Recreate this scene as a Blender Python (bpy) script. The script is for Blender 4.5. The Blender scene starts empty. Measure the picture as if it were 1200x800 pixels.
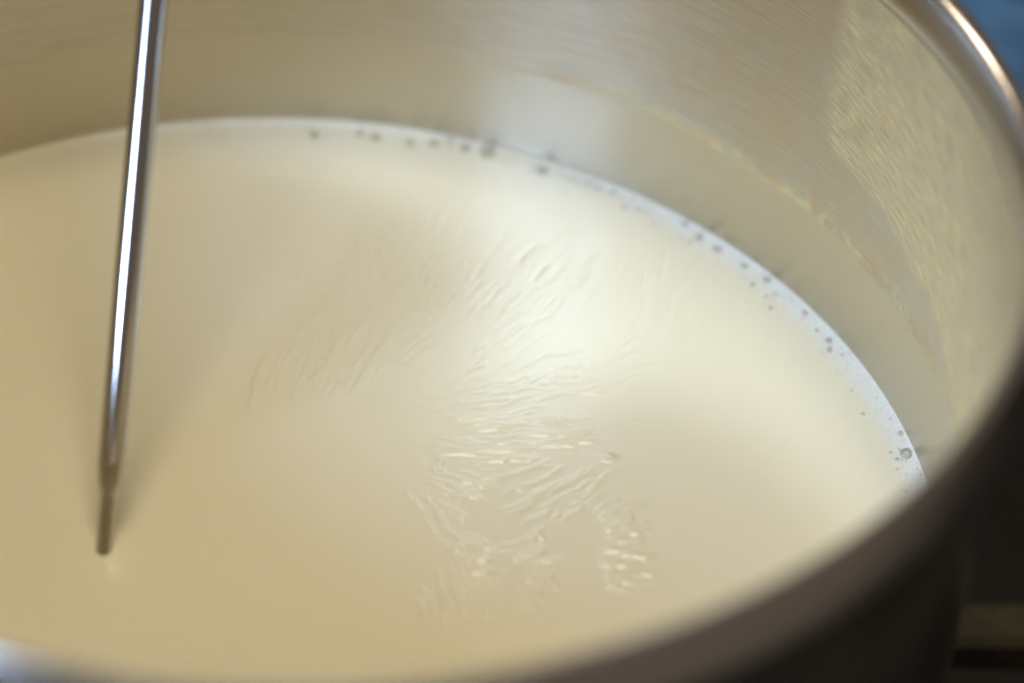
import bpy, bmesh, math, random
import numpy as np
from mathutils import Vector, Matrix

# ------------------------------------------------------------------ scale
R = 0.105                      # inner radius of the pot (m); lengths below are in units of R
Z0 = 0.92                      # milk surface above the stove top (units of R)
def P(x, y, z): return Vector((R * x, R * y, R * (z + Z0)))
scene = bpy.context.scene
col = scene.collection
random.seed(7)
rng = np.random.default_rng(11)

# ------------------------------------------------------------------ camera
F_PX, PITCH, CX, CY, CZ, ROLL = 3500.0, 0.70222, 0.32265, -3.25515, 3.13397, 0.0819
c_, s_ = math.cos(PITCH), math.sin(PITCH)
fw = Vector((0, c_, -s_)); up0 = Vector((0, s_, c_)); rt0 = Vector((1, 0, 0))
cr, sr = math.cos(ROLL), math.sin(ROLL)
rt = rt0 * cr + up0 * sr
up = -rt0 * sr + up0 * cr
cam_d = bpy.data.cameras.new('camera')
cam = bpy.data.objects.new('camera', cam_d); col.objects.link(cam)
m = Matrix((rt, up, -fw)).transposed().to_4x4()
m.translation = P(CX, CY, CZ)
cam.matrix_world = m
cam_d.sensor_width = 36.0
cam_d.lens = F_PX / 1200 * 36
cam_d.clip_start = 0.01; cam_d.clip_end = 100
cam_d.dof.use_dof = True
cam_d.dof.focus_distance = 4.72 * R
cam_d.dof.aperture_fstop = cam_d.lens / (0.155 * R * 1000)
cam_d.dof.aperture_blades = 0
scene.camera = cam

# ------------------------------------------------------------------ world and lamps
w = bpy.data.worlds.new('World'); scene.world = w; w.use_nodes = True
w.node_tree.nodes['Background'].inputs[0].default_value = (1.0, 0.83, 0.70, 1)
w.node_tree.nodes['Background'].inputs[1].default_value = 0.145
def area(name, loc, target, sx, sy, power, color):
    d = bpy.data.lights.new(name, 'AREA'); d.shape = 'RECTANGLE'; d.size = sx; d.size_y = sy
    d.energy = power; d.color = color
    o = bpy.data.objects.new(name, d); col.objects.link(o)
    o.location = loc
    o.rotation_euler = (Vector(target) - Vector(loc)).to_track_quat('-Z', 'Y').to_euler()
    return o
ctr = P(0.3, 0.3, 0)
def polar(az, el, dist):
    a, e = math.radians(az), math.radians(el)
    return ctr + Vector((math.cos(a) * math.cos(e), math.sin(a) * math.cos(e), math.sin(e))) * dist
area('window_light', polar(228, 29.2, 1.5), ctr, 0.52, 0.34, 18.8, (0.41, 0.61, 1.0))
area('side_window_light', polar(148, 23, 1.5), ctr, 0.24, 0.24, 2.6, (1.0, 0.86, 0.70))
area('ceiling_light', polar(90, 88, 1.6), ctr, 0.66, 0.66, 11.4, (1.0, 0.94, 0.68))

scene.view_settings.view_transform = 'Standard'
scene.view_settings.look = 'None'
scene.view_settings.exposure = 0.0
scene.view_settings.gamma = 1.0
scene.view_settings.use_curve_mapping = False
scene.render.engine = 'CYCLES'
cy = scene.cycles
cy.use_denoising = True
cy.max_bounces = 14; cy.glossy_bounces = 8; cy.diffuse_bounces = 6; cy.transmission_bounces = 8; cy.transparent_max_bounces = 12
cy.caustics_reflective = True; cy.caustics_refractive = True
cy.sample_clamp_indirect = 0.0
cy.blur_glossy = 0.0

# ------------------------------------------------------------------ helpers
def link(name, mesh, mat=None, parent=None):
    o = bpy.data.objects.new(name, mesh); col.objects.link(o)
    if mat is not None and not mesh.materials: mesh.materials.append(mat)
    if parent is not None: o.parent = parent
    return o
def tag(o, label=None, cat=None, kind=None, group=None):
    if label: o['label'] = label
    if cat: o['category'] = cat
    if kind: o['kind'] = kind
    if group: o['group'] = group
    return o
def smooth(me):
    me.polygons.foreach_set('use_smooth', [True] * len(me.polygons)); me.update()
def lathe(name, prof, n=256, closed=False):
    """profile of (r, z) in units of R, round the pot's axis, z measured from the milk level; local origin at stove level"""
    vs, fs = [], []
    k = len(prof)
    for i in range(n):
        a = 2 * math.pi * i / n
        for r, z in prof:
            vs.append((R * r * math.cos(a), R * r * math.sin(a), R * z))
    for i in range(n):
        j = (i + 1) % n
        for q in range(k if closed else k - 1):
            q2 = (q + 1) % k
            fs.append((i * k + q, j * k + q, j * k + q2, i * k + q2))
    me = bpy.data.meshes.new(name); me.from_pydata(vs, [], fs)
    bm = bmesh.new(); bm.from_mesh(me); bmesh.ops.remove_doubles(bm, verts=bm.verts, dist=1e-7)
    bmesh.ops.recalc_face_normals(bm, faces=bm.faces); bm.to_mesh(me); bm.free()
    smooth(me)
    return me
class NT:
    """small helper for node materials"""
    def __init__(s, name):
        s.m = bpy.data.materials.new(name); s.m.use_nodes = True
        s.t = s.m.node_tree; s.b = s.t.nodes['Principled BSDF']; s.out = s.t.nodes['Material Output']
    def n(s, typ, **kw):
        o = s.t.nodes.new(typ)
        for k, v in kw.items(): setattr(o, k, v)
        return o
    def put(s, sock, v):
        if hasattr(v, 'links'): s.t.links.new(v, sock)
        else: sock.default_value = v
    def math(s, op, a, b=None, c=None, clamp=False):
        o = s.n('ShaderNodeMath', operation=op, use_clamp=clamp)
        s.put(o.inputs[0], a)
        if b is not None: s.put(o.inputs[1], b)
        if c is not None: s.put(o.inputs[2], c)
        return o.outputs[0]
    def remap(s, v, a, b, c=0.0, d=1.0):
        o = s.n('ShaderNodeMapRange', interpolation_type='SMOOTHSTEP'); s.put(o.inputs[0], v)
        for i, x in enumerate((a, b, c, d)): o.inputs[i + 1].default_value = x
        return o.outputs[0]
    def noise(s, vec, scale, detail=3, rough=0.55):
        o = s.n('ShaderNodeTexNoise'); s.put(o.inputs['Vector'], vec)
        o.inputs['Scale'].default_value = scale; o.inputs['Detail'].default_value = detail; o.inputs['Roughness'].default_value = rough
        return o.outputs['Fac']
    def mix(s, f, a, b):
        o = s.n('ShaderNodeMix', data_type='RGBA'); s.put(o.inputs[0], f); s.put(o.inputs[6], a); s.put(o.inputs[7], b)
        return o.outputs[2]
    def mixf(s, f, a, b):
        o = s.n('ShaderNodeMix', data_type='FLOAT'); s.put(o.inputs[0], f); s.put(o.inputs[2], a); s.put(o.inputs[3], b)
        return o.outputs[0]
    def xyz(s, x, y, z):
        o = s.n('ShaderNodeCombineXYZ')
        for i, v in enumerate((x, y, z)): s.put(o.inputs[i], v)
        return o.outputs[0]
    def bump(s, h, strength, dist):
        o = s.n('ShaderNodeBump'); s.put(o.inputs['Height'], h)
        o.inputs['Strength'].default_value = strength; o.inputs['Distance'].default_value = dist
        return o.outputs['Normal']
    def obj(s):
        o = s.n('ShaderNodeTexCoord'); sp = s.n('ShaderNodeSeparateXYZ')
        s.t.links.new(o.outputs['Object'], sp.inputs[0])
        return o.outputs['Object'], sp.outputs[0], sp.outputs[1], sp.outputs[2]

# ------------------------------------------------------------------ materials
def wall_material():
    n = NT('brushed_steel_with_milk_residue'); b = n.b
    vec, x, y, z = n.obj()
    ang = n.math('MULTIPLY', n.math('ARCTAN2', y, x), 180 / math.pi)          # degrees round the wall
    h = n.math('SUBTRACT', n.math('DIVIDE', z, R), Z0)                            # height above the milk, units of R
    cyl = n.xyz(n.math('MULTIPLY', ang, 0.0175), h, 0.0)                          # unrolled wall
    brush_v = n.xyz(n.math('MULTIPLY', ang, 0.0175 * 9), n.math('MULTIPLY', h, 190.0), 0.0)
    brush = n.noise(brush_v, 1.0, 4, 0.6)
    # scrubbing marks, a little slanted against the turning direction
    scr_v = n.xyz(n.math('MULTIPLY', n.math('ADD', n.math('MULTIPLY', ang, 0.0175), n.math('MULTIPLY', h, 0.25)), 20.0),
                  n.math('MULTIPLY', n.math('SUBTRACT', h, n.math('MULTIPLY', ang, 0.0175 * 0.22)), 260.0), 3.0)
    scr = n.noise(scr_v, 1.0, 3, 0.65)
    big = n.noise(cyl, 7.0, 4, 0.6)
    mid = n.noise(cyl, 22.0, 4, 0.6)
    wob = n.math('ADD', h, n.math('MULTIPLY', n.math('SUBTRACT', big, 0.5), 0.016))
    above = n.remap(wob, 0.180, 0.190)
    right = n.math('MULTIPLY', n.remap(ang, 88.0, 50.0), n.remap(ang, -25.0, -5.0))
    # old milk line just above the milk level
    edge = n.math('MULTIPLY', n.remap(wob, 0.176, 0.186), n.remap(wob, 0.225, 0.186))
    line = n.math('MULTIPLY', n.math('MULTIPLY', edge, right), n.remap(n.noise(cyl, 45.0, 5, 0.7), 0.42, 0.56))
    # dried yellowish film: its lower border climbs towards the far side
    border = n.math('ADD', n.math('MULTIPLY', n.math('SUBTRACT', ang, 12.0), 0.0042), 0.235)
    border = n.math('ADD', border, n.math('MULTIPLY', n.math('SUBTRACT', big, 0.5), 0.10))
    d = n.math('SUBTRACT', h, border)
    film = n.math('MULTIPLY', n.remap(d, -0.006, 0.02), n.remap(ang, 39.5, 36.0))
    film = n.math('MULTIPLY', film, n.math('MULTIPLY', n.remap(mid, 0.30, 0.54, 0.45, 1.0), n.remap(n.noise(cyl, 60.0, 4, 0.7), 0.35, 0.55, 0.75, 1.0)))
    thin = n.math('MULTIPLY', n.math('MULTIPLY', above, right), n.remap(mid, 0.34, 0.66, 0.08, 0.55))
    steel = n.mix(n.mixf(above, 0.5, n.remap(brush, 0.3, 0.7)), (0.52, 0.475, 0.375, 1), (0.64, 0.595, 0.49, 1))
    tint = n.mix(n.remap(n.noise(cyl, 11.0, 3, 0.6), 0.40, 0.66), (0.56, 0.53, 0.47, 1), (0.60, 0.48, 0.34, 1))
    colr = n.mix(thin, steel, tint)
    colr = n.mix(n.math('MULTIPLY', film, 0.85), colr, n.mix(n.remap(scr, 0.35, 0.65), (0.52, 0.42, 0.21, 1), (0.80, 0.69, 0.40, 1)))
    colr = n.mix(n.math('MULTIPLY', line, 0.95), colr, n.mix(n.remap(big, 0.45, 0.6), (0.66, 0.58, 0.28, 1), (0.62, 0.44, 0.20, 1)))
    n.put(b.inputs['Base Color'], colr)
    met = n.mixf(n.math('MULTIPLY', film, 0.40), 1.0, 0.0)
    met = n.math('SUBTRACT', met, n.math('MULTIPLY', thin, 0.12))
    met = n.math('SUBTRACT', met, n.math('MULTIPLY', line, 0.6), clamp=True)
    n.put(b.inputs['Metallic'], met)
    rough = n.mixf(above, 0.29, n.remap(brush, 0.3, 0.7, 0.31, 0.39))
    n.put(b.inputs['Roughness'], rough)
    b.inputs['Anisotropic'].default_value = 0.75; b.inputs['Anisotropic Rotation'].default_value = 0.25
    tg = n.n('ShaderNodeTangent', direction_type='RADIAL', axis='Z'); n.put(b.inputs['Tangent'], tg.outputs[0])
    hh = n.math('ADD', n.math('MULTIPLY', brush, n.mixf(above, 0.03, 0.15)), n.math('MULTIPLY', n.math('MULTIPLY', scr, above), 0.7))
    hh = n.math('ADD', hh, n.math('MULTIPLY', line, 0.8))
    n.put(b.inputs['Normal'], n.bump(hh, 0.35, 0.0003))
    return n.m
def steel_material(name, colr, rough, brush_scale=None):
    n = NT(name); b = n.b
    vec, x, y, z = n.obj()
    ang = n.math('ARCTAN2', y, x)
    nv = n.noise(n.xyz(n.math('MULTIPLY', ang, 8.0), n.math('MULTIPLY', z, 1500.0), 0.0), 1.0, 3)
    b.inputs['Metallic'].default_value = 1.0
    n.put(b.inputs['Base Color'], n.mix(nv, tuple(c * 0.9 for c in colr) + (1,), tuple(min(1, c * 1.08) for c in colr) + (1,)))
    n.put(b.inputs['Roughness'], n.remap(nv, 0.3, 0.7, rough * 0.85, rough * 1.2))
    return n.m
def milk_material():
    n = NT('warm_milk'); b = n.b
    vec, x, y, z = n.obj()
    r = n.math('DIVIDE', n.math('SQRT', n.math('ADD', n.math('MULTIPLY', x, x), n.math('MULTIPLY', y, y))), R)
    ang = n.math('MULTIPLY', n.math('ARCTAN2', y, x), 180 / math.pi)
    nz = n.noise(vec, 330.0, 4, 0.6)
    nb = n.noise(vec, 22.0, 1, 0.5)
    rr = n.math('ADD', r, n.math('MULTIPLY', n.math('SUBTRACT', nz, 0.5), 0.05))
    froth = n.math('MULTIPLY', n.remap(n.math('SUBTRACT', rr, n.remap(ang, 35.0, 75.0, 0.0, 0.028)), 0.948, 0.995), n.math('MULTIPLY', n.remap(ang, -12.0, 8.0, 0.3, 1.0), n.remap(ang, 100.0, 55.0, 0.25, 1.0)))
    base = n.mix(nb, (0.83, 0.74, 0.555, 1), (0.85, 0.76, 0.58, 1))
    n.put(b.inputs['Base Color'], n.mix(froth, base, (0.84, 0.80, 0.69, 1)))
    b.inputs['Roughness'].default_value = 0.17
    b.inputs['IOR'].default_value = 1.47
    b.inputs['Subsurface Weight'].default_value = 0.25
    b.inputs['Subsurface Radius'].default_value = (1.0, 0.8, 0.5)
    b.inputs['Subsurface Scale'].default_value = 0.0004
    return n.m
def simple(name, colr, rough, metallic=0.0, ns=200.0, var=0.25, bump=0.0, dist=0.001):
    n = NT(name); b = n.b
    vec, x, y, z = n.obj()
    nv = n.noise(vec, ns, 5, 0.65)
    n.put(b.inputs['Base Color'], n.mix(n.remap(nv, 0.3, 0.7), tuple(c * (1 - var) for c in colr) + (1,), tuple(c * (1 + var) for c in colr) + (1,)))
    b.inputs['Roughness'].default_value = rough; b.inputs['Specular IOR Level'].default_value = 0.25; b.inputs['Metallic'].default_value = metallic
    if bump: n.put(b.inputs['Normal'], n.bump(nv, bump, dist))
    return n.m
def bubble_material():
    n = NT('bubble_film')
    fr = n.n('ShaderNodeLayerWeight'); fr.inputs['Blend'].default_value = 0.35
    tr = n.n('ShaderNodeBsdfTransparent'); tr.inputs[0].default_value = (0.82, 0.82, 0.79, 1)
    gl = n.n('ShaderNodeBsdfGlossy'); gl.inputs['Roughness'].default_value = 0.06; gl.inputs[0].default_value = (0.9, 0.92, 0.95, 1)
    mx = n.n('ShaderNodeMixShader'); n.put(mx.inputs[0], n.math('MULTIPLY', fr.outputs['Fresnel'], 0.8))
    n.t.links.new(tr.outputs[0], mx.inputs[1]); n.t.links.new(gl.outputs[0], mx.inputs[2])
    n.t.links.new(mx.outputs[0], n.out.inputs[0])
    return n.m

M_wall = wall_material()
M_steel = steel_material('polished_steel', (0.58, 0.54, 0.48), 0.21)
M_outer = steel_material('outer_steel', (0.50, 0.48, 0.44), 0.25)
M_probe = steel_material('probe_steel', (0.58, 0.55, 0.52), 0.12)
M_milk = milk_material()
M_foam = simple('milk_foam', (0.85, 0.81, 0.71), 0.3, 0, 900, 0.06)
M_bubble = bubble_material()
M_iron = simple('cast_iron', (0.05, 0.038, 0.022), 0.6, 0, 900, 0.5, 0.8, 0.0008)
M_stove = simple('black_enamel', (0.007, 0.005, 0.004), 0.6, 0, 60, 0.3)
M_blue = simple('blue_cotton', (0.08, 0.20, 0.46), 0.95, 0, 130, 0.35, 0.6, 0.002)

# ------------------------------------------------------------------ setting: stove top
me = bpy.data.meshes.new('stove_top')
me.from_pydata([(-2, -2, 0), (2, -2, 0), (2, 2, 0), (-2, 2, 0)], [], [(0, 1, 2, 3)])
tag(link('stove_top', me, M_stove), kind='structure')

# ------------------------------------------------------------------ cooking pot
pot = bpy.data.objects.new('cooking_pot', None); col.objects.link(pot)
tag(pot, 'wide stainless steel pot with dried milk residue on its inner wall', 'pot')
OFF = Z0
H = 0.698
def up_z(prof): return [(r, z + OFF) for r, z in prof]
BOT = -0.60
inner = [(1.0, H - 0.055), (1.0, 0.45), (1.0, 0.2), (1.0, 0.0), (1.0, -0.42), (0.985, -0.50), (0.94, -0.56), (0.85, BOT + 0.03), (0.0, BOT + 0.03)]
link('inner_wall', lathe('inner_wall', up_z(inner), 384), M_wall, pot)
outer = [(1.018, H - 0.055), (1.018, 0.2), (1.018, -0.44), (1.0, -0.53), (0.95, -0.585), (0.87, BOT), (0.0, BOT)]
link('outer_wall', lathe('outer_wall', up_z(outer), 256), M_outer, pot)
lip = []
for k in range(13):                                    # inner side flares out to a narrow crest
    t = k / 12 * math.pi / 2
    lip.append((1.033 - 0.033 * math.cos(t), H - 0.055 + 0.085 * math.sin(t)))
lip += [(1.0345, H + 0.0290), (1.0365, H + 0.0260), (1.0395, H + 0.0208), (1.0550, H - 0.0083), (1.0690, H - 0.0346), (1.0710, H - 0.0400), (1.0705, H - 0.0460), (1.065, H - 0.0510), (1.050, H - 0.054), (1.030, H - 0.0545), (1.018, H - 0.055)]
link('rim', lathe('rim', up_z(lip), 384, closed=True), M_steel, pot)

# ------------------------------------------------------------------ milk: surface with wrinkled skin
def cam_ray(px, py):
    u, v = px - 600, py - 400
    return rt * (u / F_PX) - up * (v / F_PX) + fw
def on_milk(px, py):
    d = cam_ray(px, py); t = -CZ / d.z
    return np.array((CX + d.x * t, CY + d.y * t))
A, B, D_ = (460, 480, 3.078), (480, 220, 3.076), (250, 220, 3.077)
STROKES = []
def st(o, amp, wid, lst):
    for x0, y0, x1, y1 in lst:
        STROKES.append((o[0] + x0 / o[2], o[1] + y0 / o[2], o[0] + x1 / o[2], o[1] + y1 / o[2], amp, wid))
# ridges of the skin, nearest patch
st(A, 1.0, 4.6, [(180, 20, 640, 30), (310, 75, 660, 85), (240, 50, 520, 40), (230, 122, 560, 130), (430, 95, 690, 112), (520, 138, 670, 140), (120, 150, 330, 160),
                 (275, 195, 420, 180), (300, 245, 385, 240), (165, 290, 280, 320), (240, 255, 340, 275), (215, 280, 320, 305),
                 (340, 260, 570, 180), (400, 298, 620, 200), (470, 310, 700, 205), (480, 340, 600, 260), (530, 310, 720, 215), (640, 300, 730, 245),
                 (680, 345, 760, 290), (725, 365, 820, 310), (740, 395, 805, 355)])
st(A, 1.7, 5.6, [(145, 355, 180, 410), (160, 165, 178, 200), (415, 540, 550, 515), (165, 630, 195, 740), (215, 630, 270, 740), (405, 580, 435, 640), (760, 435, 870, 385), (775, 475, 900, 440)])
st(A, 1.3, 5.4, [(180, 340, 270, 390), (210, 500, 250, 510), (255, 540, 350, 540), (220, 600, 370, 575), (490, 465, 550, 455), (750, 515, 925, 490), (750, 550, 900, 555), (770, 590, 870, 600),
                 (760, 625, 820, 625), (100, 640, 120, 690), (335, 715, 350, 745), (480, 600, 505, 615), (520, 650, 545, 700), (560, 590, 600, 650), (400, 390, 520, 330)])
st(A, 0.8, 6.5, [(455, 420, 575, 360), (610, 400, 690, 340)])
# middle patch
st(B, 0.55, 5.0, [(150, 70, 95, 190), (215, 155, 180, 190), (205, 260, 215, 300), (260, 300, 235, 330), (320, 330, 240, 450), (560, 165, 450, 225), (600, 190, 550, 290), (690, 225, 610, 320),
                  (500, 260, 405, 375), (480, 380, 440, 415), (565, 370, 485, 475), (770, 260, 745, 300), (855, 320, 850, 430), (945, 375, 885, 540), (400, 360, 300, 480), (380, 600, 240, 700)])
st(B, 0.6, 5.0, [(330, 560, 120, 720), (640, 585, 500, 610), (620, 680, 520, 685), (690, 740, 450, 770), (330, 700, 150, 740), (400, 755, 160, 780), (640, 640, 560, 650), (460, 470, 300, 600), (360, 330, 270, 440)])
# far, faint patch
st(D_, 0.45, 5.0, [(660, 450, 530, 690), (390, 480, 340, 720), (330, 560, 280, 700), (430, 560, 440, 720), (520, 250, 480, 420), (600, 300, 560, 420), (720, 320, 640, 480), (780, 420, 690, 560), (250, 400, 215, 520), (470, 470, 450, 560)])
extra = []
for s in STROKES:                                                     # fainter neighbours beside the drawn ridges
    x0, y0, x1, y1, a, wd = s
    L = math.hypot(x1 - x0, y1 - y0)
    ux, uy = (x1 - x0) / (L + 1e-6), (y1 - y0) / (L + 1e-6)
    for k in range(1):
        off = random.choice((-1, 1)) * random.uniform(7, 24); sl = random.gauss(0, 0.18) * L
        f = random.uniform(0.5, 1.1); dr = random.gauss(0, 0.05)
        mx, my = (x0 + x1) / 2 - uy * off + ux * sl, (y0 + y1) / 2 + ux * off * 0.8 + uy * sl
        dx, dy = (x1 - x0) / 2 * f, (y1 - y0) / 2 * f
        dx, dy = dx - dy * dr, dy + dx * dr
        extra.append((mx - dx, my - dy, mx + dx, my + dy, a * random.uniform(0.2, 0.5), wd * random.uniform(0.7, 1.0)))
STROKES += extra

FIELD = [(320, 420, 75, .55), (390, 420, 68, .85), (440, 380, 62, .75), (500, 300, 60, .7), (520, 260, 62, .7), (560, 340, 52, .65), (620, 330, 45, .7), (660, 300, 40, .7), (680, 350, 55, .7),
         (600, 400, 40, .6), (500, 430, 35, .6), (540, 460, 20, .65), (600, 470, 10, .7), (680, 470, 5, .6), (560, 500, 2, .9), (650, 510, -4, .9), (600, 530, 5, .9), (760, 340, 85, .5), (780, 370, 70, .5),
         (450, 330, 64, .7), (380, 350, 70, .55), (340, 330, 74, .4), (420, 420, 64, .8), (720, 440, 15, .5), (640, 430, 25, .55),
         (640, 575, 28, .9), (700, 570, 33, 1.0), (725, 605, 25, 1.1), (735, 640, 6, 1.1), (735, 672, -6, .9), (525, 565, -22, 1.0), (510, 600, -55, 1.0), (545, 640, -25, .8), (620, 640, 16, .9), (600, 610, 25, .9),
         (520, 700, -72, 1.1), (555, 690, -66, 1.0), (610, 690, -60, .7)]
def flow(x, y):
    sx = sy = sw = sa = 0
    for fx, fy, an, a in FIELD:
        w_ = 1 / (200 + (x - fx) ** 2 + (y - fy) ** 2) ** 1.5
        sx += w_ * math.cos(math.radians(2 * an)); sy += w_ * math.sin(math.radians(2 * an)); sw += w_; sa += w_ * a
    return 0.5 * math.atan2(sy, sx), sa / sw
for k in range(330):                                                   # fine skin folds that follow the same fan
    fx, fy, an, a = random.choice(FIELD)
    jt = 15 if fy > 540 else 28
    x, y = fx + random.gauss(0, jt), fy + random.gauss(0, jt * 0.8)
    th, am = flow(x, y); th += random.gauss(0, 0.06)
    L = random.uniform(10, 26) if fy > 540 else random.uniform(12, 42); dx, dy = L * math.cos(th), -L * math.sin(th)
    STROKES.append((x - dx, y - dy, x + dx, y + dy, am * random.uniform(0.35, 1.0), random.uniform(3.6, 5.2) * (1.5 if fx < 470 else 1.0)))

def milk_mesh():
    cx, cy_ = 0.30, 0.27
    NA = 2300
    # from the dense core to the wall the rays are shared out evenly
    a = np.linspace(0, 2 * np.pi, NA, endpoint=False)
    ca, sa = np.cos(a), np.sin(a)
    bq = cx * ca + cy_ * sa
    full = -bq + np.sqrt(bq * bq - (cx * cx + cy_ * cy_ - 1.0012 ** 2))      # distance to the wall along each ray
    dense = np.minimum(0.5572, full * 0.8)
    t1 = np.arange(1, 301) / 300.0
    t2 = (np.arange(1, 61) / 60.0)
    t2 = 1 - (1 - t2) ** 1.4
    rad = np.concatenate([t1[:, None] * dense[None], dense[None] + t2[:, None] * (full - dense)[None]], 0)
    X = cx + rad * ca; Y = cy_ + rad * sa
    X = np.concatenate([[cx], X.ravel()]); Y = np.concatenate([[cy_], Y.ravel()])
    Z = np.zeros_like(X)
    rr = np.hypot(X, Y)
    for (x0, y0, x1, y1, amp, wd) in STROKES:
        if y0 < 315: amp *= 0.6
        p, q = on_milk(x0, y0), on_milk(x1, y1)
        e = q - p; L = np.hypot(*e); e = e / L; nrm = np.array((-e[1], e[0]))
        # width across, measured in the picture's own scale where the ridge lies
        sg = wd * 0.50 / 740.0 * (1.0 + 0.45 * abs(e[0]))
        mk = (np.abs(X - (p[0] + q[0]) / 2) < L / 2 + 6 * sg) & (np.abs(Y - (p[1] + q[1]) / 2) < L / 2 + 6 * sg)
        dx, dy = X[mk] - p[0], Y[mk] - p[1]
        al = (dx * e[0] + dy * e[1]) / L
        bow = random.gauss(0, 0.05) * L
        ac = dx * nrm[0] + dy * nrm[1] - bow * (4 * al * (1 - al)) - 0.0015 * np.sin(al * 9 + x0)
        tp = np.clip(al, 0, 1); tp = np.clip(np.minimum(al + 0.06, 1.06 - al) / 0.30, 0, 1); tp = tp * tp * (3 - 2 * tp)
        Z[mk] += amp * AMP * sg * tp * np.exp(-(ac / sg) ** 2) * (1 + 0.25 * np.sin(al * L / 0.012 + x0))
    cap = 0.0040
    Z = cap * np.tanh(Z / cap)
    Z += 0.010 * np.exp(-(1.0 - rr) / 0.008)                                # meniscus at the wall
    # gentle sag and swell of the skin
    Z += 0.0008 * np.sin(X * 7 + 1) * np.cos(Y * 6) * np.exp(-((X - .3) ** 2 + (Y - .3) ** 2) / 0.2)
    # dimple / climb of the surface where the probe goes in
    tp_ = on_milk(122, 643); dd = np.hypot(X - tp_[0], Y - tp_[1])
    Z += 0.0025 * np.exp(-np.maximum(0, dd - 0.012) / 0.005)
    # small skin lump
    lp = on_milk(712, 536); dd = np.hypot((X - lp[0]) / 1.6, Y - lp[1]); Z += 0.008 * np.exp(-(dd / 0.008) ** 2)
    n = len(X)
    co = np.stack([X * R, Y * R, Z * R], 1)
    NR = rad.shape[0]
    idx = 1 + np.arange(NR * NA).reshape(NR, NA)
    nx = np.roll(idx, -1, 1)
    quads = np.stack([idx[:-1], idx[1:], nx[1:], nx[:-1]], -1).reshape(-1, 4)
    tris = np.stack([np.zeros(NA, int), idx[0], nx[0]], -1)
    # outer skirt so that the milk is a body, not a sheet
    me = bpy.data.meshes.new('milk')
    bx, by = co[idx[-1], 0], co[idx[-1], 1]
    low = np.stack([bx * 0.995, by * 0.995, np.full(NA, -0.42 * R)], 1)
    co = np.concatenate([co, low, [[0, 0, -0.5 * R]]])
    li = n + np.arange(NA); ln = np.roll(li, -1)
    quads = np.concatenate([quads, np.stack([idx[-1], li, ln, nx[-1]], -1)])
    tris = np.concatenate([tris, np.stack([np.full(NA, n + NA), ln, li], -1)])
    me.vertices.add(len(co)); me.vertices.foreach_set('co', co.ravel())
    loops = np.concatenate([quads.ravel(), tris.ravel()])
    me.loops.add(len(loops)); me.loops.foreach_set('vertex_index', loops.astype(np.int32))
    starts = np.concatenate([np.arange(len(quads)) * 4, len(quads) * 4 + np.arange(len(tris)) * 3])
    me.polygons.add(len(starts)); me.polygons.foreach_set('loop_start', starts.astype(np.int32))
    me.update(calc_edges=True); me.validate()
    smooth(me)
    return me
AMP = 0.64
milk = link('milk', milk_mesh(), M_milk)
milk.location = P(0, 0, 0)
tag(milk, 'cream coloured warm milk with a wrinkled skin, filling the steel pot', 'milk')

# bubbles along the wall
def dome(name, seg=12, rings=5):
    vs, fs = [(0, 0, 1)], []
    for j in range(1, rings + 1):
        a = j / rings * math.pi / 2
        for i in range(seg):
            b = 2 * math.pi * i / seg
            vs.append((math.sin(a) * math.cos(b), math.sin(a) * math.sin(b), math.cos(a)))
    for i in range(seg):
        k = (i + 1) % seg
        fs.append((0, 1 + i, 1 + k))
        for j in range(rings - 1):
            p = 1 + j * seg
            fs.append((p + i, p + seg + i, p + seg + k, p + k))
    me = bpy.data.meshes.new(name); me.from_pydata(vs, [], fs); smooth(me)
    return me
bub = dome('bubble', 16, 6); bub.materials.append(M_bubble)
def men(r): return 0.010 * math.exp(-max(0, 1.0 - r) / 0.008)
def bubble(x, y, r):
    o = bpy.data.objects.new('bubble', bub); col.objects.link(o); o.parent = milk
    o.location = (x * R, y * R, men(math.hypot(x, y)) * R); o.scale = (r * R, r * R, r * R * 0.75)
for px, py, rp in [(1062, 533, 9.5), (368, 159, 6), (421, 157, 5), (439, 162, 6.5), (480, 168, 5.5), (508, 169, 6), (545, 174, 6), (572, 177, 9), (635, 201, 6.5), (528, 165, 5),
                   (803, 265, 5.5), (819, 280, 6), (840, 293, 6), (872, 313, 5.5), (899, 330, 6.5), (882, 334, 4), (943, 368, 4.5), (971, 400, 5), (972, 411, 4), (1061, 510, 5),
                   (957, 388, 3.5), (700, 222, 4), (718, 227, 4.5), (690, 216, 3.5), (748, 246, 4)]:
    p = on_milk(px, py); q = math.hypot(*p)
    rb = rp * (1.1 if py < 230 and px < 700 else 0.85) / 730.0
    if q > 1 - rb * 1.02: p = p * ((1 - rb * 1.02) / q)
    bubble(p[0], p[1], rb)
for k in range(70):
    a = math.radians(random.uniform(8, 62) if k < 52 else random.uniform(62, 105))
    rb = random.choice((1.4, 1.7, 2.0, 2.6)) / 730
    rad = 1 - rb * 1.05 - abs(random.gauss(0, 0.022))
    bubble(rad * math.cos(a), rad * math.sin(a), rb)
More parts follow.
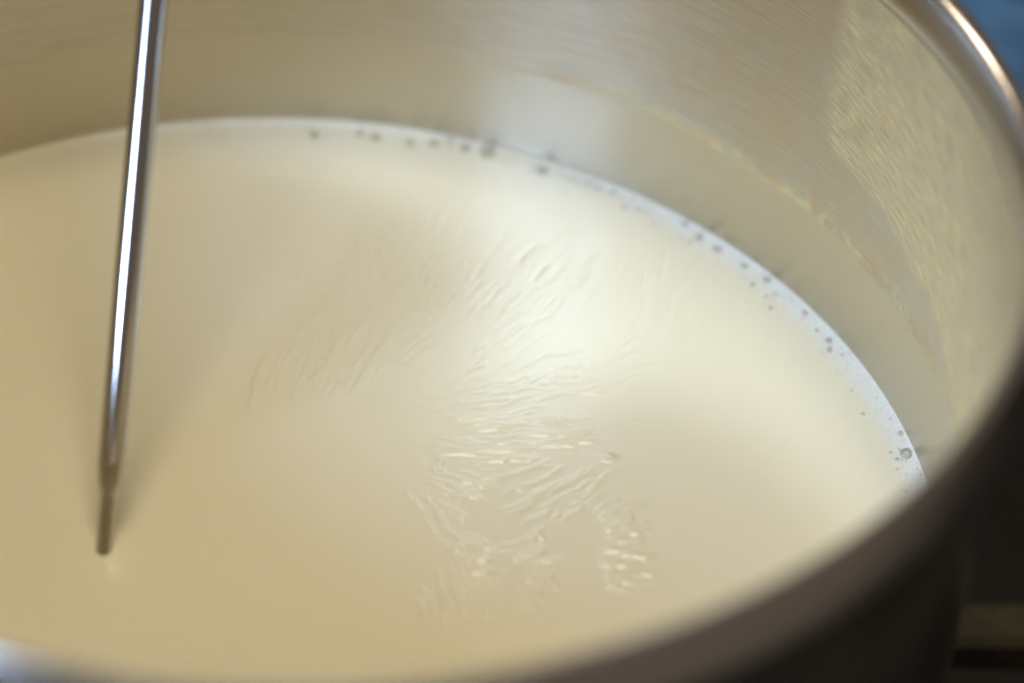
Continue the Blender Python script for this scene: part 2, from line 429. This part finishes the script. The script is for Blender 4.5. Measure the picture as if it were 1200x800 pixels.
# the finest froth, too small to count
NV = dome('froth_unit', 6, 2)
uv = np.array([v.co[:] for v in NV.vertices]); uf = [tuple(p.vertices) for p in NV.polygons]
vs, fs = [], []
for k in range(9000):
    t = random.random()
    a = math.radians(-14 + 84 * t ** 0.85) if k < 7600 else math.radians(random.uniform(62, 112))
    rb = random.uniform(0.5, 1.25) / 730
    spread = 0.023 if k < 7600 else 0.012
    rad = 1 - rb - abs(random.gauss(0, spread)) * random.uniform(0.4, 1)
    o_ = len(vs)
    cxx, cyy, czz = rad * math.cos(a), rad * math.sin(a), men(rad)
    for v in uv: vs.append(((cxx + v[0] * rb) * R, (cyy + v[1] * rb) * R, (czz + v[2] * rb * 0.7) * R))
    fs += [tuple(i + o_ for i in f) for f in uf]
bpy.data.meshes.remove(NV)
me = bpy.data.meshes.new('froth'); me.from_pydata(vs, [], fs); smooth(me)
tag(link('froth', me, M_foam, milk), kind='stuff')

# ------------------------------------------------------------------ thermometer probe
tip = on_milk(122, 643)
tip_v = Vector((tip[0], tip[1], 0))
LEAN = 0.80                                           # how far it leans away per unit of height
# the stem passes the picture's top edge at (180, 0)
d = cam_ray(180, 0); o_ = Vector((CX, CY, CZ))
# intersect that ray with the plane through the tip that leans back by LEAN
nrm = Vector((0, 1, -LEAN)).normalized()
t = (tip_v - o_).dot(nrm) / d.dot(nrm)
topv = o_ + d * t
axis = (topv - tip_v).normalized()
stem_px = 30.0
wr = lambda px, dist: px / 2 / F_PX * dist
DT = (o_ - tip_v).length
prof = []                                              # (radius, distance along the stem from the milk level)
r_tip, r_st = wr(20.5, DT), wr(34.0, DT)
L0 = (topv - tip_v).length
for r_, s2 in [(0, -0.42), (r_tip * 0.7, -0.415), (r_tip, -0.40), (r_tip, 0.066 * L0), (r_tip * 1.02, 0.084 * L0), (r_tip * 1.15, 0.098 * L0), (r_st * 0.93, 0.120 * L0), (r_st, 0.16 * L0), (r_st, 0.5 * L0), (r_st, L0), (r_st, L0 * 1.5), (r_st, L0 * 2.1), (0, L0 * 2.1)]:
    prof.append((r_, s2))
def stem_mesh(name, prof):
    me = lathe(name, prof, 48)
    return me
probe = bpy.data.objects.new('thermometer', None); col.objects.link(probe)
tag(probe, 'thin shiny steel thermometer probe standing with its tip in the milk', 'thermometer')
probe.location = P(*tip_v)
probe.rotation_euler = axis.to_track_quat('Z', 'Y').to_euler()
lo = [p for p in prof if p[1] <= 0.099 * L0]; hi = [p for p in prof if p[1] >= 0.098 * L0]
link('tip', stem_mesh('tip', lo), M_probe, probe)
link('stem', stem_mesh('stem', hi), M_probe, probe)

# ------------------------------------------------------------------ stove grate under the pot
def bar_mesh(name, L, wd, ht, bev, nseg=24):
    bm = bmesh.new()
    rings = []
    for i in range(nseg + 1):
        x = -L / 2 + L * i / nseg
        j = lambda s: random.gauss(0, s)
        pts = [(-wd / 2, 0), (wd / 2, 0), (wd / 2, ht - bev), (wd / 2 - bev, ht), (-wd / 2 + bev, ht), (-wd / 2, ht - bev)]
        rings.append([bm.verts.new((x, y + j(0.00012), z + j(0.00012))) for y, z in pts])
    for a, b in zip(rings, rings[1:]):
        for k in range(6):
            bm.faces.new((a[k], b[k], b[(k + 1) % 6], a[(k + 1) % 6]))
    bm.faces.new(rings[0]); bm.faces.new(rings[-1][::-1])
    bmesh.ops.recalc_face_normals(bm, faces=bm.faces)
    me = bpy.data.meshes.new(name); bm.to_mesh(me); bm.free()
    return me
grate = bpy.data.objects.new('stove_grate', None); col.objects.link(grate)
tag(grate, 'dark cast iron stove grate with square bars underneath the pot', 'stove grate')
GT = BOT + Z0                                           # top of the grate, units of R above the stove
bw, bh = 0.105 * R, 0.070 * R
for yb, L in ((0.40, 4.0), (-0.60, 4.0)):
    o = link('bar', bar_mesh('bar', L * R, bw, bh, 0.014 * R, 60), M_iron, grate)
    o.location = (0, yb * R, GT * R - bh); o.rotation_euler = (0, 0, math.radians(5))
for xb in (-1.75, 1.75):
    o = link('bar', bar_mesh('bar', 2.6 * R, bw, bh, 0.014 * R, 30), M_iron, grate)
    o.location = (xb * R, 0, GT * R - bh - 0.003); o.rotation_euler = (0, 0, math.radians(95))
    for yb in (-1.2, 1.2):
        f = link('foot', bar_mesh('foot', bw, bw, GT * R - bh - 0.004, 0.01 * R, 1), M_iron, grate)
        f.location = (xb * R - yb * R * math.sin(math.radians(5)), yb * R, 0)

# ------------------------------------------------------------------ blue cloth behind the pot
def cloth_mesh():
    bm = bmesh.new()
    nx, ny = 60, 60
    top = []
    wdt, dep = 2.3 * R, 1.05 * R
    for layer in range(3):
        z = 0.012 * R + layer * 0.055 * R
        g = []
        for j in range(ny + 1):
            row = []
            for i in range(nx + 1):
                u, v = i / nx * 2 - 1, j / ny * 2 - 1
                x = u * wdt / 2 * (1 - 0.02 * layer) + 0.02 * R * math.sin(v * 5 + layer)
                y = v * dep / 2 * (1 - 0.02 * layer) + 0.03 * R * math.sin(u * 4 + 2 * layer)
                e = max(abs(u), abs(v)); drop = max(0, (e - 0.9) / 0.1)
                zz = z + 0.05 * R - 0.045 * R * drop ** 2 + 0.02 * R * math.sin(u * 6 + v * 3 + layer) * (1 - drop)
                row.append(bm.verts.new((x, y, zz)))
            g.append(row)
        for j in range(ny):
            for i in range(nx):
                bm.faces.new((g[j][i], g[j][i + 1], g[j + 1][i + 1], g[j + 1][i]))
    me = bpy.data.meshes.new('cloth'); bm.to_mesh(me); bm.free(); smooth(me)
    return me
cl = link('cloth', cloth_mesh(), M_blue)
cl.location = (1.75 * R, 1.863 * R, 0.0); cl.rotation_euler = (0, 0, math.radians(-40))
tag(cl, 'blurred blue cloth lying on the stove top behind the pot rim', 'cloth')
